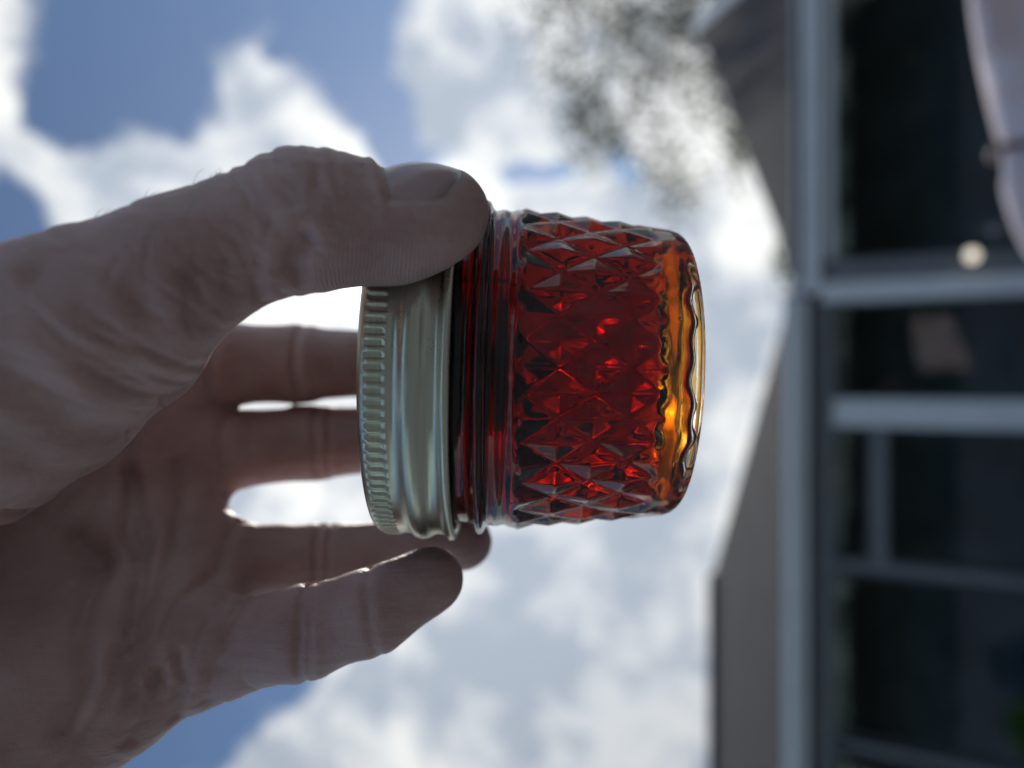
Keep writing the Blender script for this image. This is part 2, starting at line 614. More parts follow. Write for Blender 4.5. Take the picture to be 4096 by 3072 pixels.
m, nt, b = new_mat('glowing_cream_globe')
b.inputs['Base Color'].default_value = (.9, .85, .75, 1)
b.inputs['Emission Color'].default_value = (1, .88, .70, 1)
b.inputs['Emission Strength'].default_value = 1.1  # emission supplies a bright blurred disc; the globe itself is a guess
globe('guessed_globe', (1.111, 7.72, 1.026), .055, m, 'small glowing cream globe beside the white corner post')
globe('guessed_globe', (1.315, 7.72, 0.856), .055, simple('mauve_globe_glass', (.30, .27, .33), .25), 'small plain mauve globe close to the pink towel')

# pale pink towel over the arm of a clothes dryer
m, nt, b = new_mat('pink_towelling')
tcn = nt.nodes.new('ShaderNodeTexCoord')
nz = nt.nodes.new('ShaderNodeTexNoise')
nz.inputs['Scale'].default_value = 5
nt.links.new(tcn.outputs['Object'], nz.inputs['Vector'])
r = nt.nodes.new('ShaderNodeValToRGB')
r.color_ramp.elements[0].position = .38
r.color_ramp.elements[1].position = .6
r.color_ramp.elements[0].color = (.80, .60, .58, 1)
r.color_ramp.elements[1].color = (.86, .76, .80, 1)
nt.links.new(nz.outputs['Fac'], r.inputs[0])
nt.links.new(r.outputs[0], b.inputs['Base Color'])
b.inputs['Roughness'].default_value = .95
b.inputs['Sheen Weight'].default_value = .3
TOP = [(1.069, 2, 1.423), (0.964, 2, 1.420), (0.859, 2, 1.414), (0.732, 2, 1.398), (0.626, 2, 1.380), (0.552, 2, 1.365), (0.510, 2, 1.359), (0.449, 2, 1.356), (0.386, 2, 1.346), (0.324, 2, 1.329), (0.272, 2, 1.306), (0.237, 2, 1.269)]
TOP = np.array(TOP)
ss = np.linspace(0, len(TOP) - 1, 70)
cx = np.interp(ss, range(len(TOP)), TOP[:, 0])
cz = np.interp(ss, range(len(TOP)), TOP[:, 2])
for _ in range(2):
    cz[1:-1] = (cz[:-2] + 2 * cz[1:-1] + cz[2:]) / 4
    cx[1:-1] = (cx[:-2] + 2 * cx[1:-1] + cx[2:]) / 4
rows = []
nt_ = 36
for t in np.linspace(-1, 1, nt_ * 2 + 1):
    a = abs(t)
    drop = .72 * a ** 1.6
    half = .035 * min(1, a * 9) + .02 * a
    fold = .018 * np.sin(cx * 21 + 3 * a) * min(1, a * 4) + .012 * np.sin(cx * 47 + 1.3) * min(1, a * 3) + .01 * np.sin(cx * 9 + a * 12)
    yy = 2.0 + np.sign(t) * (half + fold)
    zz = np.maximum(cz - drop * (.9 + .1 * np.sin(cx * 5)), .55)
    rows.append(np.stack([cx + .01 * np.sin(a * 9 + cx * 6), yy, zz], 1))
V = np.concatenate(rows)
nc = len(ss)
F = [(i * nc + j, i * nc + j + 1, (i + 1) * nc + j + 1, (i + 1) * nc + j) for i in range(len(rows) - 1) for j in range(nc - 1)]
tw = np_mesh('towel', V, F, m, None, True)
md = tw.modifiers.new('thickness', 'SOLIDIFY')
md.thickness = .006
tag(tw, 'pale pink towel hanging in folds at the edge of the view', 'towel')
peg = empty('clothes_peg', (float(TOP[6][0]), 2.0, float(TOP[6][2])))
tag(peg, 'small brown wooden peg clipped on the pink towel', 'clothes peg')
M_peg = simple('brown_wood', (.16, .09, .075), .6)
for sgn in (-1, 1):
    pv = [(-.008, sgn * .052, -.055), (.008, sgn * .052, -.055), (.008, sgn * .046, .022), (-.008, sgn * .046, .022)]
    pv += [(x, y - sgn * .010, z) for x, y, z in pv]
    mesh_obj('prong', pv, [(0, 1, 2, 3), (7, 6, 5, 4), (0, 4, 5, 1), (1, 5, 6, 2), (2, 6, 7, 3), (3, 7, 4, 0)], M_peg, peg)
v, f = tube([(0, -.05, .012), (0, 0, .02), (0, .05, .012)], [.006, .007, .006], 8)
mesh_obj('spring', v, f, M_grey, peg, True)
dr = empty('clothes_dryer', (2.1, 2.0, 0))
tag(dr, 'grey metal clothes dryer arm under the pink towel', 'clothes dryer')
M_steel = simple('dull_steel', (.45, .46, .47), .4, metal=1)
v, f = tube([(0, 0, -.1), (0, 0, .8), (0, 0, 1.75)], [.025, .025, .025], 12)
mesh_obj('pole', v, f, M_steel, dr, True)
v, f = tube([(0, 0, 1.30), (-.6, 0, 1.30), (TOP[4][0] - 2.1, 0, TOP[4][2] - .06), (TOP[8][0] - 2.1, 0, TOP[8][2] - .05)], [.012, .012, .011, .010], 10)
mesh_obj('arm', v, f, M_steel, dr, True)

# ---------------------------------------------------------------- jar of jelly
MM = 0.001
O_ = Vector((0, 0, CAM_Z)) + (-BACK) * 0.164          # reference point in front of the phone
HB = Matrix(((DOWN.x, RIGHT.x, BACK.x, O_.x), (DOWN.y, RIGHT.y, BACK.y, O_.y), (DOWN.z, RIGHT.z, BACK.z, O_.z), (0, 0, 0, 1)))
eps = math.radians(1.6)
ax_down = (DOWN * math.cos(eps) - RIGHT * math.sin(eps))
jz = -ax_down
jx = (RIGHT * math.cos(eps) + DOWN * math.sin(eps))
jy = jz.cross(jx)
jo = O_ + DOWN * .0345 + RIGHT * .00225
jar = empty('jelly_jar', (0, 0, 0))
jar.matrix_world = Matrix(((jx.x, jy.x, jz.x, jo.x), (jx.y, jy.y, jz.y, jo.y), (jx.z, jy.z, jz.z, jo.z), (0, 0, 0, 1)))
tag(jar, 'small quilted glass jar of dark red jelly with silver screw lid', 'jar')


def densify(prof, step):
    o = [prof[0]]
    for a, b_ in zip(prof[:-1], prof[1:]):
        n_ = max(1, int(math.hypot(b_[0] - a[0], b_[1] - a[1]) / step))
        for i in range(1, n_ + 1):
            o.append((a[0] + (b_[0] - a[0]) * i / n_, a[1] + (b_[1] - a[1]) * i / n_))
    return np.array(o)


def smooth_prof(p_, it):
    p_ = p_.copy()
    for _ in range(it):
        p_[1:-1] = (p_[:-2] + 2 * p_[1:-1] + p_[2:]) / 4
    return p_


def revolve(name, prof, n_, mat, disp=None, parent=None, close=False):
    """prof: (z, r) in mm, ends on the axis unless close"""
    z = prof[:, 0][:, None] * np.ones((1, n_))
    r_ = prof[:, 1][:, None] * np.ones((1, n_))
    th = np.linspace(0, 2 * np.pi, n_, endpoint=False)[None, :] * np.ones((len(prof), 1))
    if disp is not None:
        dz, drr = disp(z, r_, th)
        z = z + dz
        r_ = r_ + drr
    V = np.stack([r_ * np.cos(th), r_ * np.sin(th), z], -1).reshape(-1, 3) * MM
    m_ = len(prof)
    i = np.arange(m_ if close else m_ - 1)[:, None]
    j = np.arange(n_)[None, :]
    i2 = (i + 1) % m_
    Q = np.stack([i * n_ + j, i * n_ + (j + 1) % n_, i2 * n_ + (j + 1) % n_, i2 * n_ + j], -1).reshape(-1, 4)
    o = np_mesh(name, V, Q, mat, parent, True)
    bm = bmesh.new()
    bm.from_mesh(o.data)
    bmesh.ops.remove_doubles(bm, verts=bm.verts[:], dist=1e-6)
    bmesh.ops.recalc_face_normals(bm, faces=bm.faces[:])
    bm.to_mesh(o.data)
    bm.free()
    o.data.polygons.foreach_set('use_smooth', [True] * len(o.data.polygons))
    return o


NQ = 22           # diamonds round the jar
PQ = 12.6          # mm, height of one diamond


def tri(x):
    f_ = x - np.floor(x)
    return 1 - np.abs(2 * f_ - 1)


def sstep(x, a, b_):
    t = np.clip((x - a) / (b_ - a), 0, 1)
    return t * t * (3 - 2 * t)


rngw = np.random.default_rng(21)
WV = [(rngw.uniform(.6, 2.4), rngw.integers(2, 14), rngw.uniform(0, 6.28), rngw.uniform(0, 6.28)) for _ in range(14)]


def wobble(z, th, s_=1.0):
    o = 0
    for kz, kt, p1, p2 in WV:
        o = o + np.sin(z * kz * .35 + p1) * np.sin(th * kt + p2)
    return o / 6.0 * s_


def quilt(z, r_, th):
    a = NQ * th / (2 * np.pi)
    b_ = (z - 32.6) / PQ
    t1, t2 = tri((a + b_)), tri((a - b_))
    h = np.minimum(t1, t2)                       # four-sided pyramids
    h = .9 * h + .1 * np.sin(h * np.pi / 2)          # flat tops, crisp channels
    amp = sstep(z, 6.8, 9.2) * (1 - sstep(z, 32.4, 33.8))
    amp = amp * (.85 + .15 * sstep(z, 8, 26))
    # outside standing ring: fine stipple of the foot
    foot = (1 - sstep(z, 1.2, 2.6)) * sstep(r_, 20, 24)
    st = .02 * foot * np.sin(th * 110)
    bodyw = wobble(z, th, .05) * sstep(z, 2, 4) * (1 - sstep(z, 42, 45))
    lump = .05 * foot * wobble(z * 3, th * 1, 1.0)
    seam = .10 * np.exp(-((th - (2 * np.pi - 1.12)) / .008) ** 2) * sstep(z, 2, 3)
    return 0 * z + st * .6 + lump, 1.34 * amp * (h - .60) + bodyw + seam


glass_prof = [(1.7, 0), (1.6, 14), (1.2, 19), (.4, 22.0), (0, 23.8), (0, 26.6), (.2, 27.8), (.8, 28.8), (1.9, 29.6), (3.6, 30.1),
              (8, 30.5), (33.0, 33.1), (34.0, 33.2), (34.8, 32.9), (35.3, 32.65), (35.8, 32.7), (36.2, 33.0), (37.6, 33.1), (38.1, 32.8), (38.8, 32.7),
              (39.2, 33.6), (39.7, 34.7), (40.3, 35.1), (40.9, 34.8), (41.5, 33.7), (42.2, 33.0), (43.0, 32.8), (45.5, 32.6), (56.5, 31.6), (58.8, 31.2),
              (59.6, 30.3), (59.8, 28), (59.8, 0)]
gp = smooth_prof(densify(glass_prof, .42), 1)

m, nt, b = new_mat('clear_pressed_glass')
b.inputs['Base Color'].default_value = (1, 1, 1, 1)
b.inputs['Transmission Weight'].default_value = 1.0
b.inputs['Roughness'].default_value = 0.0
b.inputs['IOR'].default_value = 1.5
tcn = nt.nodes.new('ShaderNodeTexCoord')
nz = nt.nodes.new('ShaderNodeTexNoise')
nz.inputs['Scale'].default_value = 260
nz.inputs['Detail'].default_value = 3
mp = nt.nodes.new('ShaderNodeMapping')
mp.inputs['Scale'].default_value = (1, 1, .25)
nt.links.new(tcn.outputs['Object'], mp.inputs[0])
nt.links.new(mp.outputs[0], nz.inputs['Vector'])
bp = nt.nodes.new('ShaderNodeBump')
bp.inputs['Strength'].default_value = .10
bp.inputs['Distance'].default_value = .0006
nt.links.new(nz.outputs['Fac'], bp.inputs['Height'])
nt.links.new(bp.outputs[0], b.inputs['Normal'])
df = nt.nodes.new('ShaderNodeBsdfDiffuse')
df.inputs[0].default_value = (.85, .85, .9, 1)
sm = nt.nodes.new('ShaderNodeTexNoise')
sm.inputs['Scale'].default_value = 90
sm.inputs['Detail'].default_value = 5
nt.links.new(tcn.outputs['Object'], sm.inputs['Vector'])
mr = nt.nodes.new('ShaderNodeMapRange')
mr.inputs[1].default_value = .35
mr.inputs[2].default_value = .75
mr.inputs[3].default_value = .010
mr.inputs[4].default_value = .035
nt.links.new(sm.outputs['Fac'], mr.inputs[0])
ms = nt.nodes.new('ShaderNodeMixShader')
nt.links.new(mr.outputs[0], ms.inputs[0])
nt.links.new(b.outputs[0], ms.inputs[1])
nt.links.new(df.outputs[0], ms.inputs[2])
nt.links.new(ms.outputs[0], nt.nodes['Material Output'].inputs[0])
M_glass = m
revolve('glass_body', gp, 480, M_glass, quilt, jar)

# jelly: nested in the solid of the glass, so its surface refracts glass -> jelly
m = bpy.data.materials.new('red_jelly')
m.use_nodes = True
nt = m.node_tree
nt.nodes.clear()
mo = nt.nodes.new('ShaderNodeOutputMaterial')
gl = nt.nodes.new('ShaderNodeBsdfGlass')
gl.inputs['IOR'].default_value = 1.37 / 1.5
gl.inputs['Roughness'].default_value = 0.0
va = nt.nodes.new('ShaderNodeVolumeAbsorption')
SIG = (50.0, 165.0, 480.0)
va.inputs['Density'].default_value = 800
va.inputs['Color'].default_value = tuple(1 - q / 800 for q in SIG) + (1,)
nt.links.new(gl.outputs[0], mo.inputs['Surface'])
nt.links.new(va.outputs[0], mo.inputs['Volume'])
M_jelly = m
jelly_prof = [(6.6, 0), (6.6, 17), (6.3, 19.2), (5.2, 20.8), (3.2, 22.2), (2.3, 23.4), (2.1, 25), (2.8, 26.6), (4.6, 27.4), (13, 28.1), (33.0, 29.9), (36, 29.9), (38.8, 29.8), (40.2, 31.6), (41.6, 30.0), (45, 29.4), (56.8, 28.6), (57.2, 0)]
jp = smooth_prof(densify(jelly_prof, .5), 3)


def jwave(z, r_, th):
    lo = 1 - sstep(z, 6, 11)
    a = NQ * th / (2 * np.pi)
    b_ = (z - 32.6) / PQ
    t1, t2 = tri(a + b_ + .5), tri(a - b_ + .5)
    inner = (np.minimum(t1, t2) - .5) * 1.5 * sstep(z, 8, 10) * (1 - sstep(z, 31, 34))
    return lo * (.55 * wobble(z, th) * sstep(r_, 8, 20) + .22 * np.sin(a * np.pi * 2) * sstep(r_, 18, 24)), (wobble(z * 1.4, th + 1, .16) + inner) * (r_ > 3)


jelly = revolve('jelly', jp, 320, M_jelly, jwave, jar)
jelly['label'] = 'dark red translucent jelly glowing orange near the base'

# a few trapped bubbles low in the jelly
m = bpy.data.materials.new('air_bubble')
m.use_nodes = True
nt = m.node_tree
nt.nodes.clear()
mo = nt.nodes.new('ShaderNodeOutputMaterial')
gl = nt.nodes.new('ShaderNodeBsdfGlass')
gl.inputs['IOR'].default_value = 1 / 1.5
nt.links.new(gl.outputs[0], mo.inputs['Surface'])
bm = bmesh.new()
bmesh.ops.create_icosphere(bm, subdivisions=2, radius=1)
bub = bpy.data.meshes.new('bubble')
bm.to_mesh(bub)
bm.free()
bub.polygons.foreach_set('use_smooth', [True] * len(bub.polygons))
bub.materials.append(m)
for th_, r_, z_, q in ((-1.25, 28.4, 5.0, .62), (-1.02, 28.3, 5.4, .34), (-1.62, 28.4, 5.2, .30), (-1.7, 28.2, 5.0, .22), (-1.95, 28.5, 5.1, .28), (-1.35, 28.6, 7.6, .3), (-1.48, 28.7, 8.2, .24), (-2.2, 28.4, 5.2, .25), (-.8, 28.4, 5.0, .3)):
    o = bpy.data.objects.new('bubble', bub)
    COL.objects.link(o)
    o.parent = jar
    o.location = (r_ * math.cos(th_) * MM, r_ * math.sin(th_) * MM, z_ * MM)
    o.scale = (q * .6 * MM,) * 3

# screw band
m, nt, b = new_mat('brushed_silver_tin')
b.inputs['Metallic'].default_value = 1.0
b.inputs['Roughness'].default_value = .36
tcn = nt.nodes.new('ShaderNodeTexCoord')
mp = nt.nodes.new('ShaderNodeMapping')
mp.inputs['Scale'].default_value = (60, 60, 2600)
nt.links.new(tcn.outputs['Object'], mp.inputs[0])
nz = nt.nodes.new('ShaderNodeTexNoise')
nz.inputs['Scale'].default_value = 1
nz.inputs['Detail'].default_value = 4
nt.links.new(mp.outputs[0], nz.inputs['Vector'])
r = nt.nodes.new('ShaderNodeValToRGB')
r.color_ramp.elements[0].color = (.58, .60, .48, 1)
r.color_ramp.elements[1].color = (.75, .77, .63, 1)
nt.links.new(nz.outputs['Fac'], r.inputs[0])
nt.links.new(r.outputs[0], b.inputs['Base Color'])
bp = nt.nodes.new('ShaderNodeBump')
bp.inputs['Strength'].default_value = .12
bp.inputs['Distance'].default_value = .0002
nt.links.new(nz.outputs['Fac'], bp.inputs['Height'])
nt.links.new(bp.outputs[0], b.inputs['Normal'])
nf2 = nt.nodes.new('ShaderNodeTexNoise')
nf2.inputs['Scale'].default_value = 140
nf2.inputs['Detail'].default_value = 6
nt.links.new(tcn.outputs['Object'], nf2.inputs['Vector'])
mrr = nt.nodes.new('ShaderNodeMapRange')
mrr.inputs[1].default_value = .35
mrr.inputs[2].default_value = .7
mrr.inputs[3].default_value = .26
mrr.inputs[4].default_value = .46
nt.links.new(nf2.outputs['Fac'], mrr.inputs[0])
nt.links.new(mrr.outputs[0], b.inputs['Roughness'])
M_tin = m
band_out = [(45.4, 34.3), (44.95, 34.8), (44.9, 35.5), (45.3, 36.05), (45.9, 36.2), (46.5, 35.95), (46.9, 35.3), (47.3, 35.05), (48.8, 34.9), (49.6, 35.2), (50.4, 35.75),
            (51.6, 36.0), (52.8, 35.8), (53.8, 35.1), (54.3, 34.85), (55.4, 34.8), (56.0, 34.9), (59.4, 34.9), (60.2, 34.6), (60.75, 34.0), (60.95, 33.2), (60.95, 30.0)]
band_in = [(60.45, 30.0), (60.45, 33.2), (60.0, 34.0), (59.0, 34.3), (54.5, 34.2), (51.6, 35.3), (49.0, 34.4), (46.5, 34.5)]
bpz = smooth_prof(densify(band_out, .3), 1)
bpz = np.concatenate([bpz, densify(band_in, 1.0)])


def knurl(z, r_, th):
    c_ = np.cos(th * 108)
    ridge = sstep(c_, -.25, .75)
    env = sstep(z, 55.9, 56.5) * (1 - sstep(z, 58.9, 59.6)) * (r_ > 34.6)
    return 0 * z, env * (ridge * .55 - .28)


revolve('screw_band', bpz, 1296, M_tin, knurl, jar, close=True)
lid_prof = densify([(59.9, 0), (59.9, 29), (59.85, 33.6), (60.35, 33.6), (60.4, 29.6), (60.9, 29.0), (60.9, 26), (60.5, 25), (60.5, 0)], .8)
revolve('lid_disc', lid_prof, 96, M_tin, None, jar)

# ---------------------------------------------------------------- hand (one continuous skin)
# coordinates in mm in the hand's own frame: x along the fingers, y towards the thumb, z out of the palm
RES = 0.9
G0 = np.array((-300.0, -98.0, -64.0))
G1 = np.array((6.0, 62.0, 92.0))
dims = tuple(int(math.ceil(q)) for q in (G1 - G0) / RES)
axs = [(G0[i] + RES * np.arange(dims[i])).astype(np.float32) for i in range(3)]
PALM = np.full(dims, 40.0, np.float32)
FING = np.full(dims, 40.0, np.float32)


def smin(a, b_, k_):
    h = np.clip(.5 + .5 * (b_ - a) / k_, 0, 1)
    return b_ * (1 - h) + a * h - k_ * h * (1 - h)


def box_of(pts, rs, pad=14):
    p_ = np.array(pts)
    r_ = max(rs) + pad
    lo = np.clip(((p_.min(0) - r_ - G0) / RES).astype(int), 0, np.array(dims) - 1)
    hi = np.clip(((p_.max(0) + r_ - G0) / RES).astype(int) + 2, 1, dims)
    return tuple(slice(a, b_) for a, b_ in zip(lo, hi))


def cone_d(sl, a, b_, ra, rb):
    X, Y_, Z = np.ix_(axs[0][sl[0]], axs[1][sl[1]], axs[2][sl[2]])
    ab = np.array(b_) - np.array(a)
    L2 = float((ab ** 2).sum()) + 1e-9
    t = np.clip(((X - a[0]) * ab[0] + (Y_ - a[1]) * ab[1] + (Z - a[2]) * ab[2]) / L2, 0, 1).astype(np.float32)
    d2 = (X - a[0] - t * ab[0]) ** 2 + (Y_ - a[1] - t * ab[1]) ** 2 + (Z - a[2] - t * ab[2]) ** 2
    return np.sqrt(d2) - (ra + (rb - ra) * t)


def chain(pts, k_=3.0):
    """pts: (x, y, z, r); returns slice, distance"""
    P3 = [q[:3] for q in pts]
    rs = [q[3] for q in pts]
    sl = box_of(P3, rs)
    d = None
    for i in range(len(pts) - 1):
        c_ = cone_d(sl, P3[i], P3[i + 1], rs[i], rs[i + 1])
        d = c_ if d is None else smin(d, c_, k_)
    return sl, d.astype(np.float32)


INDEX = [(-91.55, 3.285, -18, 12), (-73.86, 4.878, -29, 10.2), (-56.64, 5.227, -38, 9.9), (-31.08, 5.686, -46, 8.4), (-3.917, 4.802, -46, 7.3)]
MIDDLE = [(-91.45, -17.16, -20, 12), (-72.7, -16.49, -29, 9.8), (-53.52, -15.71, -40, 9.6), (-24.83, -14.57, -46.5, 8.2), (-2.654, -14.53, -46, 7.3)]
RING = [(-85.43, -37.69, -10, 11.5), (-67.09, -41.93, -17, 9.4), (-46.74, -43.67, -25, 8.8), (-25.84, -41.39, -26, 7.8), (-11.74, -37.42, -20, 7)]
LITTLE = [(-73.78, -52.76, 6, 11), (-56.52, -52.98, 9, 9.2), (-41.25, -49.11, 12, 8.8), (-27.8, -44.7, 13, 8), (-16.31, -39.1, 10, 6.7)]
for f_ in (INDEX, MIDDLE, RING, LITTLE):
    sl, d = chain(f_, 2.5)
    FING[sl] = np.minimum(FING[sl], d)

PALM_PARTS = [
    # metacarpals
    ([(-80.43, 3.959, -24, 10), (-117.9, -5.054, -4, 15), (-141.4, -12.05, 10, 17)], 9),
    ([(-80.29, -17.06, -25, 10), (-119.3, -18.41, -6, 15), (-143.2, -19.71, 8, 18)], 9),
    ([(-74.55, -39.63, -14, 9.8), (-115.1, -31.58, 0, 15), (-143.2, -27.22, 8, 18)], 9),
    ([(-65.22, -53.24, 6, 9.6), (-105.1, -48.49, 6, 15), (-143.2, -34.73, 8, 17)], 9),
    # heel of the hand under the little finger
    ([(-69.58, -55.03, 9, 11), (-79.59, -58.15, 13, 15), (-93.15, -61.45, 16, 20), (-117.9, -55.96, 14, 23)], 8),
    # thumb
    ([(-10.78, 28.65, 36, 6.8), (-13.5, 27.62, 36.5, 7.8), (-19.56, 25.75, 37, 8.5), (-26.23, 26.31, 38, 9.2), (-30.54, 26.78, 39, 9.7), (-34.4, 26.56, 40, 10.3), (-43.02, 22.61, 42, 9.5), (-52.42, 17.47, 44, 10.8), (-65.42, 9.387, 44, 14.5), (-81.19, 2.569, 42, 18.5), (-111.7, -6.751, 32, 22)], 3),
    # ball of the thumb
    ([(-52.68, 15.52, 40, 8), (-61.87, 8.188, 38, 11), (-78.09, -0.3881, 35, 15), (-93.31, -6.002, 31, 18), (-118.4, -11.79, 24, 21)], 4),
    # webs between the fingers
    ([(-82.93, -5.596, -22, 7), (-87.17, -5.476, -18, 8)], 4),
    ([(-76.59, -29.5, -21, 7.6), (-84.05, -28.16, -16, 9)], 5),
    ([(-68.74, -47.79, -5, 8), (-75.59, -45.39, 0, 10)], 5),
    # wrist and forearm
    ([(-139.6, -19.21, 12, 24), (-172, -16.25, 14, 24), (-210.1, -10.48, 30, 33)], 10),
]
for pts, k_ in PALM_PARTS:
    sl, d = chain(pts, 4.0)
    PALM[sl] = smin(PALM[sl], d, float(k_))
SDF = smin(PALM, FING, 6.0)
del PALM, FING


def surface_nets(f):
    s_ = f < 0
    nx, ny, nz_ = f.shape
    c000 = s_[:-1, :-1, :-1]
    cnt = np.zeros(c000.shape, np.int8)
    for dx in (0, 1):
        for dy in (0, 1):
            for dz in (0, 1):
                cnt += s_[dx:nx - 1 + dx, dy:ny - 1 + dy, dz:nz_ - 1 + dz]
    act = (cnt > 0) & (cnt < 8)
    idx = np.full(act.shape, -1, np.int32)
    cells = np.argwhere(act)
    idx[act] = np.arange(len(cells))
    acc = np.zeros((len(cells), 3), np.float32)
    num = np.zeros(len(cells), np.float32)
    corners = [(0, 0, 0), (1, 0, 0), (0, 1, 0), (1, 1, 0), (0, 0, 1), (1, 0, 1), (0, 1, 1), (1, 1, 1)]
    edges = [(0, 1), (2, 3), (4, 5), (6, 7), (0, 2), (1, 3), (4, 6), (5, 7), (0, 4), (1, 5), (2, 6), (3, 7)]
    cv = [f[cells[:, 0] + c_[0], cells[:, 1] + c_[1], cells[:, 2] + c_[2]] for c_ in corners]
    for a, b_ in edges:
        va_, vb = cv[a], cv[b_]
        m_ = (va_ < 0) != (vb < 0)
        t = np.where(m_, va_ / np.where(va_ == vb, 1, va_ - vb), 0)
        p_ = np.array(corners[a], np.float32) + t[:, None] * (np.array(corners[b_], np.float32) - np.array(corners[a], np.float32))
        acc += np.where(m_[:, None], p_, 0)
        num += m_
    V = cells + acc / num[:, None]
    quads = []
    for axis in range(3):
        sl0 = [slice(1, -1)] * 3
        sl0[axis] = slice(0, -1)
        sl1 = list(sl0)
        sl1[axis] = slice(1, None)
        a, b_ = s_[tuple(sl0)], s_[tuple(sl1)]
        e_ = np.argwhere(a != b_)
        inside = a[tuple(e_.T)]
        off = np.ones(3, int)
        off[axis] = 0
        e_ = e_ + off
        u, w2 = (axis + 1) % 3, (axis + 2) % 3
        du = np.zeros(3, int)
        du[u] = 1
        dw = np.zeros(3, int)
        dw[w2] = 1
        q = [idx[tuple((e_ - du - dw).T)], idx[tuple((e_ - dw).T)], idx[tuple(e_.T)], idx[tuple((e_ - du).T)]]
        q = np.stack(q, 1)
        q = np.where(inside[:, None], q, q[:, ::-1])
        quads.append(q)
    Q = np.concatenate(quads)
    return V, Q[(Q >= 0).all(1)]


V, Q = surface_nets(SDF)
del SDF
V = G0 + V * RES


def scatter(Qc, val, n_):
    return np.stack([np.bincount(Qc, weights=val[:, k_], minlength=n_) for k_ in range(3)], 1)


def vnormals(V, Q):
    n_ = np.cross(V[Q[:, 2]] - V[Q[:, 0]], V[Q[:, 3]] - V[Q[:, 1]])
    o = np.zeros_like(V)
    for i in range(4):
        o += scatter(Q[:, i], n_, len(V))
    return o / (np.linalg.norm(o, axis=1, keepdims=True) + 1e-12)


def relax(V, Q, it, lam=.5):
    cnt = 2.0 * np.bincount(Q.ravel(), minlength=len(V))
    for _ in range(it):
        acc = np.zeros_like(V)
        for i in range(4):
            acc += scatter(Q[:, i], V[Q[:, (i + 1) % 4]] + V[Q[:, (i + 3) % 4]], len(V))
        V = V + lam * (acc / cnt[:, None] - V)
    return V


V = relax(V, Q, 4)


def split4(V, Q):
    """one midpoint subdivision of a quad mesh"""
    n_ = len(V)
    E = np.concatenate([np.stack([Q[:, i], Q[:, (i + 1) % 4]], 1) for i in range(4)])
    key = np.sort(E, 1)
    key = key[:, 0].astype(np.int64) * n_ + key[:, 1]
    uq, inv = np.unique(key, return_inverse=True)
    em = (V[uq // n_] + V[uq % n_]) / 2
    fc = V[Q].mean(1)
    nq = len(Q)
    e_ = [n_ + inv[i * nq:(i + 1) * nq] for i in range(4)]
    c_ = n_ + len(uq) + np.arange(nq)
    Q2 = np.concatenate([np.stack([Q[:, i], e_[i], c_, e_[(i + 3) % 4]], 1) for i in range(4)])
    return np.concatenate([V, em, fc]), Q2


V, Q = split4(V, Q)
V = relax(V, Q, 2)
NRM = vnormals(V, Q)


def seg_dist(V, pts):
    best = np.full(len(V), 1e9)
    for a, b_ in zip(pts[:-1], pts[1:]):
        a, b_ = np.array(a[:2]), np.array(b_[:2])
        ab = b_ - a
        t = np.clip(((V[:, :2] - a) @ ab) / (ab @ ab + 1e-9), 0, 1)
        best = np.minimum(best, np.linalg.norm(V[:, :2] - a - t[:, None] * ab, axis=1))
    return best


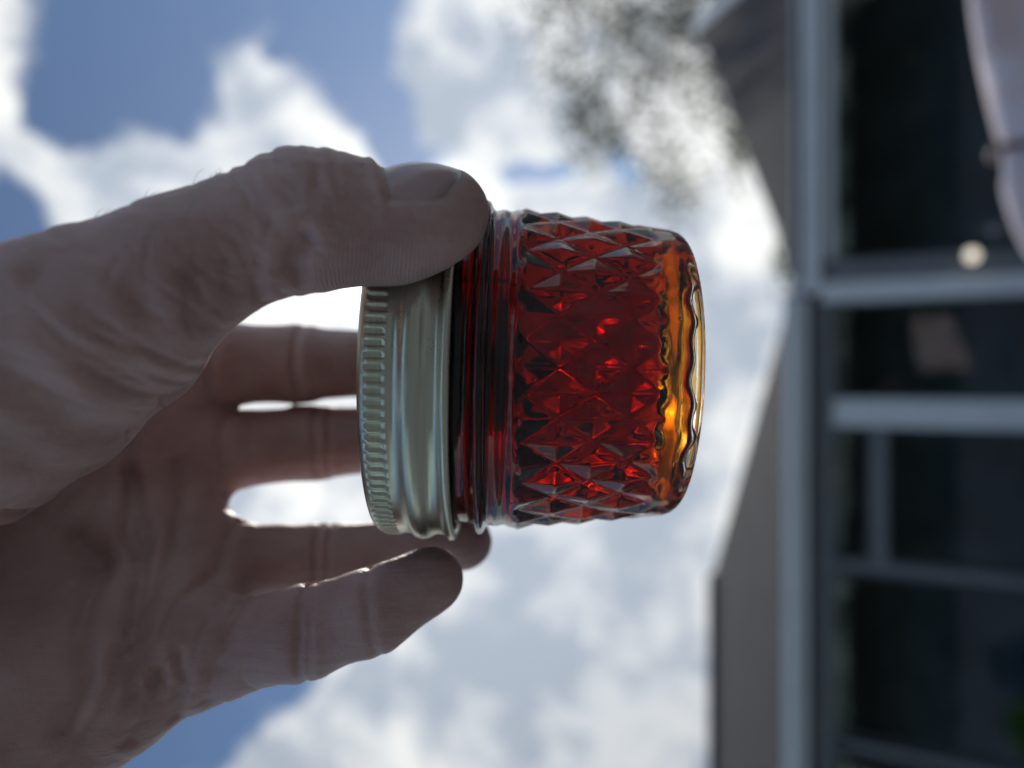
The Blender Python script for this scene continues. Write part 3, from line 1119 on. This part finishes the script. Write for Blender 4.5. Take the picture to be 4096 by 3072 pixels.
# flexion creases: polyline, depth (mm), half width (mm), depth window
CREASES = [
    ([(-33.21, 17.21, 38), (-32.56, 19.5, 44), (-30.86, 21.45, 49)], 2.2, 1.3, 16),        # under the thumb joint
    ([(-31.04, 37.31, 40), (-29.07, 32.22, 45), (-28.79, 27.68, 49)], .35, .8, 16),
    ([(-37.75, 36.93, 40), (-33.8, 31.24, 46), (-30.94, 26.75, 50)], .3, .8, 16),
    ([(-38.5, 36.19, 40), (-35.22, 30.53, 46), (-32.71, 25.84, 51)], .2, .7, 16),
    ([(-44.49, 33.62, 42), (-38.83, 27.44, 50), (-35.47, 23.38, 53)], .35, .8, 16),
    ([(-42.28, 34.5, 42), (-36.42, 27.44, 50), (-34.1, 22.24, 52)], .25, .8, 16),
    ([(-46.69, 9.543, 42), (-45.68, 13.03, 50), (-46.3, 15.74, 55)], .5, 1.2, 18),
    ([(-38.98, 12.85, 42), (-38.11, 15.36, 48), (-37.81, 17.52, 52)], .4, 1.0, 16),
    ([(-35.68, 13.95, 42), (-35.32, 16.75, 48)], .4, 1.0, 16),
    ([(-52.93, 5.139, 42), (-51.62, 9.435, 52), (-53.32, 13.39, 58)], 1.0, 2.0, 20),
    ([(-55.13, 0, 42), (-56.34, 6.739, 52), (-60.34, 12.12, 58), (-65.46, 15.02, 60)], 1.2, 2.6, 22),
    ([(-56.23, -3.67, 42), (-59.71, 3.37, 52), (-65.44, 8.929, 58), (-71.72, 11.89, 60)], 1.2, 2.8, 22),
    ([(-62.38, -9.7, 40), (-65.58, -2.058, 50), (-72.54, 4.591, 55)], 1.2, 3.0, 22),
    ([(-70.21, -15.92, 38), (-71.61, -8.376, 48), (-77.23, -3.37, 52)], 1.0, 3.0, 22),
    # palm lines
    ([(-85.34, -19.46, 10), (-79.48, -30.42, 6), (-72.83, -41.7, 10), (-69.11, -50.76, 16), (-68.87, -57.25, 22)], 1.7, 1.4, 26),
    ([(-90.48, -31.17, 16), (-83.11, -37.78, 18), (-77.84, -46.99, 22), (-74.96, -53.19, 28), (-77.89, -60.47, 30)], 1.7, 1.6, 26),
    ([(-85.52, -7.16, -6), (-84.97, -22.77, -8), (-81.48, -32.35, -4), (-78.55, -35.53, 0)], 1.3, 1.3, 22),
    ([(-76.69, -18.21, -14), (-73.07, -33.12, -8), (-69.41, -45.25, 4), (-65.49, -55.79, 12)], 1.0, 1.4, 24),
    ([(-62.64, -50.97, 10), (-61.47, -55.96, 14), (-64.57, -64.02, 12)], .9, 1.1, 20),
    ([(-65.54, -53.59, 18), (-65.94, -58.92, 20), (-70.04, -65.89, 14)], .9, 1.1, 20),
    ([(-71.27, -49.7, 24), (-71.91, -57.3, 26), (-79.37, -68.45, 20)], 1.0, 1.3, 24),
    # finger creases
    ([(-71.4, 14.55, -22), (-70.91, 5.506, -19), (-71.4, -4.477, -22)], .9, 1.3, 20),
    ([(-54.4, 14.59, -30), (-54.3, 5.199, -28), (-54.16, -2.335, -30)], .8, 1.0, 18),
    ([(-69.84, -6.715, -22), (-69.15, -15.64, -19), (-69.61, -25.52, -22)], .9, 1.3, 20),
    ([(-50.71, -7.076, -32), (-49.73, -14.59, -30), (-50.01, -23.59, -32)], .7, .9, 18),
    ([(-47.53, -7.076, -32), (-46.58, -14.59, -30), (-47.41, -23.59, -32)], .5, .9, 18),
    ([(-64.29, -31.93, -10), (-63.96, -39.54, -8), (-63.87, -48.16, -10)], .9, 1.3, 20),
    ([(-46.65, -33.73, -18), (-45.81, -40.94, -16), (-46, -49.28, -18)], .8, .9, 18),
    ([(-43.91, -33.73, -18), (-43.11, -40.94, -16), (-43.59, -49.28, -18)], .6, .9, 18),
    ([(-53.5, -42.17, 18), (-54.12, -50.07, 18), (-58.9, -61.28, 12)], .9, 1.4, 20),
    ([(-40.38, -39.86, 20), (-39.51, -46.79, 20), (-40.07, -57.58, 14)], .8, 1.0, 18),
    ([(-38.47, -39.51, 20), (-37.6, -46.79, 20), (-38.27, -56.86, 14)], .5, .8, 18),
    ([(-28.25, -35.53, 20), (-26.76, -42.16, 21), (-25.63, -51.9, 14)], .45, 1.0, 18),
]
disp = np.zeros(len(V))
for pts, dep, wid, win in CREASES:
    zl = np.mean([q[2] for q in pts])
    pa = np.array(pts)
    mk = np.where((np.abs(V[:, 2] - zl) < win) & (NRM[:, 2] > -.15) & (V[:, 0] > pa[:, 0].min() - 12) & (V[:, 0] < pa[:, 0].max() + 12)
                  & (V[:, 1] > pa[:, 1].min() - 12) & (V[:, 1] < pa[:, 1].max() + 12))[0]
    d = seg_dist(V[mk], pts)
    g_ = np.exp(-(d / wid) ** 2) - .16 * np.exp(-((d - 2.2 * wid) / (1.3 * wid)) ** 2)
    disp[mk] += -dep * g_
# small lumps of flesh
for kx, ky, kz, p1, am in ((.21, .17, .25, 0., .12), (.11, .32, .14, 1.2, .12), (.42, .27, .38, 2.1, .08), (.6, .75, .5, .4, .07)):
    disp += am * np.sin(V[:, 0] * kx + p1) * np.sin(V[:, 1] * ky + 2 * p1) * np.sin(V[:, 2] * kz + 3 * p1 + .5)
# fine wrinkles over the thumb joint and down the web, wavering lines
rngc = np.random.default_rng(8)


def wrinkles(n_, cx_, cy_, w_, sx, sy, ang, length, dep, wid):
    global disp
    for _ in range(n_):
        p0 = np.array((cx_ + rngc.normal(0, sx), cy_ + rngc.normal(0, sy)))
        a_ = ang + rngc.normal(0, .22)
        L_ = length * rngc.uniform(.5, 1.3)
        bend = rngc.normal(0, .25)
        pts = []
        for t in np.linspace(-.5, .5, 7):
            aa = a_ + bend * t
            pts.append((p0[0] + math.cos(aa) * t * L_ + rngc.normal(0, .15), p0[1] + math.sin(aa) * t * L_ + rngc.normal(0, .15), w_))
        near = np.where((np.abs(V[:, 0] - p0[0]) < L_) & (np.abs(V[:, 1] - p0[1]) < L_) & (np.abs(V[:, 2] - w_) < 15) & (NRM[:, 2] > -.1))[0]
        if not len(near):
            continue
        d = seg_dist(V[near], pts)
        end = np.linalg.norm(V[near, :2] - p0, axis=1) / (L_ * .5)
        disp[near] += -.72 * dep * rngc.uniform(.5, 1.2) * np.exp(-(d / wid) ** 2) * np.clip(1.4 - end, 0, 1)


def at(q):
    return q[0], q[1], q[2]


x_, y_, w_ = at((-33.09, 30.89, 46))
wrinkles(16, x_, y_, w_, 3.0, 4.2, -1.05, 9, .26, .45)
x_, y_, w_ = at((-38.11, 27.22, 48))
wrinkles(14, x_, y_, w_, 5.0, 4.5, -.85, 9, .20, .45)
x_, y_, w_ = at((-38.77, 14.91, 46))
wrinkles(16, x_, y_, w_, 6.5, 3.5, 1.25, 10, .34, .55)
x_, y_, w_ = at((-47.58, 14.15, 52))
wrinkles(26, x_, y_, w_, 9.0, 9.0, -.6, 14, .22, .55)
x_, y_, w_ = at((-58.64, 4.633, 54))
wrinkles(22, x_, y_, w_, 10.0, 10.0, -.62, 18, .28, .7)
x_, y_, w_ = at((-56.03, -2.166, 44))
wrinkles(16, x_, y_, w_, 6.0, 6.0, -.5, 10, .40, .6)
x_, y_, w_ = at((-25.99, 29.11, 46))
wrinkles(8, x_, y_, w_, 3.5, 3.0, -1.2, 6, .14, .4)
x_, y_, w_ = at((-73.72, -42.99, 12))
wrinkles(14, x_, y_, w_, 10.0, 14.0, 1.3, 18, .5, .8)
x_, y_, w_ = at((-61.92, -58.67, 14))
wrinkles(10, x_, y_, w_, 6.0, 4.0, 1.2, 9, .4, .6)
# dorsal wrinkles on the thumb joint and web
TJ = np.array((-33.09, 30.53, 46))
dj = np.linalg.norm((V - TJ) / np.array((9, 9, 10)), axis=1)
disp += -.14 * np.exp(-dj ** 2) * (0.5 + .5 * np.sin((V[:, 0] * .94 + V[:, 1] * .34) * 2.6))
# bed of the thumb nail
NA = np.array((-19.56, 26.14, 37))
NB = np.array((-6.778, 29.88, 36))
n_ax = (NB - NA) / np.linalg.norm(NB - NA)
nang = math.radians(52)
n_up = np.array((0, math.sin(nang), math.cos(nang)))
n_up = n_up - n_ax * (n_up @ n_ax)
n_up /= np.linalg.norm(n_up)
n_si = np.cross(n_ax, n_up)
NLEN = np.linalg.norm(NB - NA)
rel = V - NA
la = rel @ n_ax / NLEN
ls = rel @ n_si
lu = rel @ n_up
inn = np.maximum(np.abs((la - .5) / .5), np.abs(ls / 6.9))
on = lu > 1
ring = np.exp(-((inn - 1.10) / .11) ** 2)
fade = 1 - sstep(la, .70, .95)
disp += np.where(on & (la > -.25), (.40 * ring * sstep(la, -.25, -.05) - .7 * (1 - sstep(inn, .80, 1.05))) * fade - .25 * (1 - sstep(inn, .8, 1.1)) * (1 - fade), 0)
V = V + NRM * disp[:, None]

m, nt, b = new_mat('skin')
b.inputs['Roughness'].default_value = .52
b.inputs['Subsurface Weight'].default_value = .5
b.inputs['Subsurface Radius'].default_value = (1.0, .32, .18)
b.inputs['Subsurface Scale'].default_value = .0045
tcn = nt.nodes.new('ShaderNodeTexCoord')
nz = nt.nodes.new('ShaderNodeTexNoise')
nz.inputs['Scale'].default_value = 55
nz.inputs['Detail'].default_value = 6
nz.inputs['Roughness'].default_value = .6
nt.links.new(tcn.outputs['Object'], nz.inputs['Vector'])
r = nt.nodes.new('ShaderNodeValToRGB')
r.color_ramp.elements[0].position = .32
r.color_ramp.elements[1].position = .68
r.color_ramp.elements[0].color = (.50, .31, .28, 1)
r.color_ramp.elements[1].color = (.68, .48, .44, 1)
nt.links.new(nz.outputs['Fac'], r.inputs[0])
nt.links.new(r.outputs[0], b.inputs['Base Color'])
n3 = nt.nodes.new('ShaderNodeTexNoise')
n3.inputs['Scale'].default_value = 130
n3.inputs['Detail'].default_value = 3
nt.links.new(tcn.outputs['Object'], n3.inputs['Vector'])
wp = nt.nodes.new('ShaderNodeVectorMath')
wp.operation = 'MULTIPLY_ADD'
nt.links.new(n3.outputs['Color'], wp.inputs[0])
wp.inputs[1].default_value = (.0022, .0022, .0022)
nt.links.new(tcn.outputs['Object'], wp.inputs[2])
mps = nt.nodes.new('ShaderNodeMapping')
mps.inputs['Rotation'].default_value = (0, 0, .5)
mps.inputs['Scale'].default_value = (1.0, .55, .8)
nt.links.new(wp.outputs[0], mps.inputs[0])
vo = nt.nodes.new('ShaderNodeTexVoronoi')
vo.feature = 'DISTANCE_TO_EDGE'
vo.inputs['Scale'].default_value = 620
nt.links.new(mps.outputs[0], vo.inputs['Vector'])
vr = nt.nodes.new('ShaderNodeMapRange')
vr.inputs[1].default_value = 0
vr.inputs[2].default_value = .14
nt.links.new(vo.outputs['Distance'], vr.inputs[0])
# long soft folds running across the ball of the thumb
mpl = nt.nodes.new('ShaderNodeMapping')
mpl.inputs['Rotation'].default_value = (0, 0, -.55)
mpl.inputs['Scale'].default_value = (70, 420, 200)
nt.links.new(wp.outputs[0], mpl.inputs[0])
n4 = nt.nodes.new('ShaderNodeTexNoise')
n4.inputs['Scale'].default_value = 1
n4.inputs['Detail'].default_value = 4
nt.links.new(mpl.outputs[0], n4.inputs['Vector'])
# print ridges on the thumb pad
wv = nt.nodes.new('ShaderNodeTexWave')
wv.inputs['Scale'].default_value = 560
wv.inputs['Distortion'].default_value = 5.0
wv.inputs['Detail'].default_value = 1
wv.inputs['Detail Scale'].default_value = .35
mpr = nt.nodes.new('ShaderNodeMapping')
mpr.inputs['Rotation'].default_value = (0, 0, .25)
nt.links.new(tcn.outputs['Object'], mpr.inputs[0])
nt.links.new(mpr.outputs[0], wv.inputs['Vector'])
dst = nt.nodes.new('ShaderNodeVectorMath')
dst.operation = 'DISTANCE'
nt.links.new(tcn.outputs['Object'], dst.inputs[0])
dst.inputs[1].default_value = tuple(q * MM for q in (-22.83, 17.91, 40))
dm = nt.nodes.new('ShaderNodeMapRange')
dm.inputs[1].default_value = .005
dm.inputs[2].default_value = .013
dm.inputs[3].default_value = .20
dm.inputs[4].default_value = 0
nt.links.new(dst.outputs['Value'], dm.inputs[0])


def mad(a_, f_, c_):
    q = nt.nodes.new('ShaderNodeMath')
    q.operation = 'MULTIPLY_ADD'
    nt.links.new(a_, q.inputs[0])
    if isinstance(f_, float):
        q.inputs[1].default_value = f_
    else:
        nt.links.new(f_, q.inputs[1])
    if isinstance(c_, float):
        q.inputs[2].default_value = c_
    else:
        nt.links.new(c_, q.inputs[2])
    return q


ad = mad(n4.outputs['Fac'], 1.3, 0.0)
ad = mad(vr.outputs[0], .06, ad.outputs[0])
ad = mad(wv.outputs['Fac'], dm.outputs[0], ad.outputs[0])
bp = nt.nodes.new('ShaderNodeBump')
bp.inputs['Strength'].default_value = .8
bp.inputs['Distance'].default_value = .0007
nt.links.new(ad.outputs[0], bp.inputs['Height'])
nt.links.new(bp.outputs[0], b.inputs['Normal'])
M_skin = m

person = empty('person', (0, 0, 0))
person.matrix_world = HB
tag(person, 'bare left hand pinching a jar lid between thumb and fingers', 'hand')
hand = np_mesh('hand', V * MM, Q, M_skin, person, True)

# thumb nail: curved plate lying in its bed
nv, nf = [], []
NI, NJ = 22, 18
for lay in (0, 1):
    for i in range(NI + 1):
        for j in range(NJ + 1):
            s_ = i / NI
            q = j / NJ * 2 - 1
            half = 6.9 * (1 - .12 * max(0, 1 - s_ * 4)) * (1 - max(0, (s_ - .62) / .38) ** 3 * .35)
            ls_ = q * half
            ln = (s_ - max(0, s_ - .4) * .62 * abs(q) ** 2.4 - (1 - s_) * .05 * (1 - q * q)) * NLEN * .97
            Rn = 8.8
            base_r = 9.0 - 1.0 * s_ - 2.1 * s_ ** 4
            hgt = base_r - (Rn - math.sqrt(max(.1, Rn * Rn - ls_ * ls_))) * 1.06 + .15 + .45 * math.sin(min(1, s_ * 1.15) * math.pi) - .5 * max(0, .12 - s_) / .12
            hgt -= .35 * lay
            nv.append((NA + n_ax * ln + n_si * ls_ + n_up * hgt) * MM)
k0 = (NI + 1) * (NJ + 1)
for i in range(NI):
    for j in range(NJ):
        a = i * (NJ + 1) + j
        nf.append((a, a + 1, a + NJ + 2, a + NJ + 1))
        nf.append((k0 + a, k0 + a + NJ + 1, k0 + a + NJ + 2, k0 + a + 1))
rim = [i * (NJ + 1) for i in range(NI + 1)] + [NI * (NJ + 1) + j for j in range(1, NJ + 1)] + [i * (NJ + 1) + NJ for i in range(NI - 1, -1, -1)] + [j for j in range(NJ - 1, 0, -1)]
for a, b_ in zip(rim, rim[1:] + rim[:1]):
    nf.append((a, k0 + a, k0 + b_, b_))
m, nt, b = new_mat('nail')
b.inputs['Roughness'].default_value = .26
b.inputs['Subsurface Weight'].default_value = .2
b.inputs['Subsurface Scale'].default_value = .002
b.inputs['Coat Weight'].default_value = .35
tcn = nt.nodes.new('ShaderNodeTexCoord')
mp = nt.nodes.new('ShaderNodeMapping')
mp.inputs['Scale'].default_value = (120, 2600, 2600)
sb = nt.nodes.new('ShaderNodeVectorMath')
sb.operation = 'SUBTRACT'
nt.links.new(tcn.outputs['Object'], sb.inputs[0])
sb.inputs[1].default_value = tuple(NA * MM)
dp = nt.nodes.new('ShaderNodeVectorMath')
dp.operation = 'DOT_PRODUCT'
nt.links.new(sb.outputs[0], dp.inputs[0])
dp.inputs[1].default_value = tuple(n_ax / (NLEN * MM))
nr = nt.nodes.new('ShaderNodeValToRGB')
nr.color_ramp.elements[0].position = .0
nr.color_ramp.elements[0].color = (.66, .52, .48, 1)
nr.color_ramp.elements[1].position = .97
nr.color_ramp.elements[1].color = (.76, .70, .64, 1)
for ps, cc in ((.16, (.58, .38, .36, 1)), (.84, (.60, .40, .38, 1)), (.90, (.74, .67, .61, 1))):
    nr.color_ramp.elements.new(ps).color = cc
nt.links.new(dp.outputs['Value'], nr.inputs[0])
nt.links.new(nr.outputs[0], b.inputs['Base Color'])
nt.links.new(tcn.outputs['Object'], mp.inputs[0])
nz = nt.nodes.new('ShaderNodeTexNoise')
nz.inputs['Scale'].default_value = 1
nt.links.new(mp.outputs[0], nz.inputs['Vector'])
bp = nt.nodes.new('ShaderNodeBump')
bp.inputs['Strength'].default_value = .15
bp.inputs['Distance'].default_value = .0003
nt.links.new(nz.outputs['Fac'], bp.inputs['Height'])
nt.links.new(bp.outputs[0], b.inputs['Normal'])
nail = mesh_obj('thumb_nail', nv, nf, m, hand, True)
nail['label'] = 'smooth pale thumb nail at the edge of the jar'

# a few fine hairs on the back of the thumb
M_hair = simple('fine_dark_hair', (.10, .07, .05), .5)
rngh = np.random.default_rng(4)
Vc = V
for hx, hy in ((395, 408), (410, 402), (422, 398), (428, 396), (440, 391), (455, 387), (468, 382), (190, 478), (205, 472), (290, 440), (300, 437), (480, 377)):
    u0 = (hx - 1106) * 6.017e-4 * 120
    sel = np.where(np.abs(Vc[:, 0] - u0) < 1.2)[0]
    top = Vc[sel[np.argmax(Vc[sel, 1])]]
    L = rngh.uniform(2.0, 4.2)
    a1 = rngh.uniform(.7, 2.2)
    dx, dy, dz = math.cos(a1) * .7, math.sin(a1), rngh.uniform(-.3, .4)
    pts = [tuple((top + np.array((dx * t * L + .5 * t * t * L, dy * t * L - .25 * t * t * L, dz * t * L)) - np.array((0, .3, 0))) * MM) for t in (0, .35, .7, 1)]
    v, f = tube(pts, [.00004, .000035, .00003, .00001], 5)
    mesh_obj('hair', v, f, M_hair, hand, True)
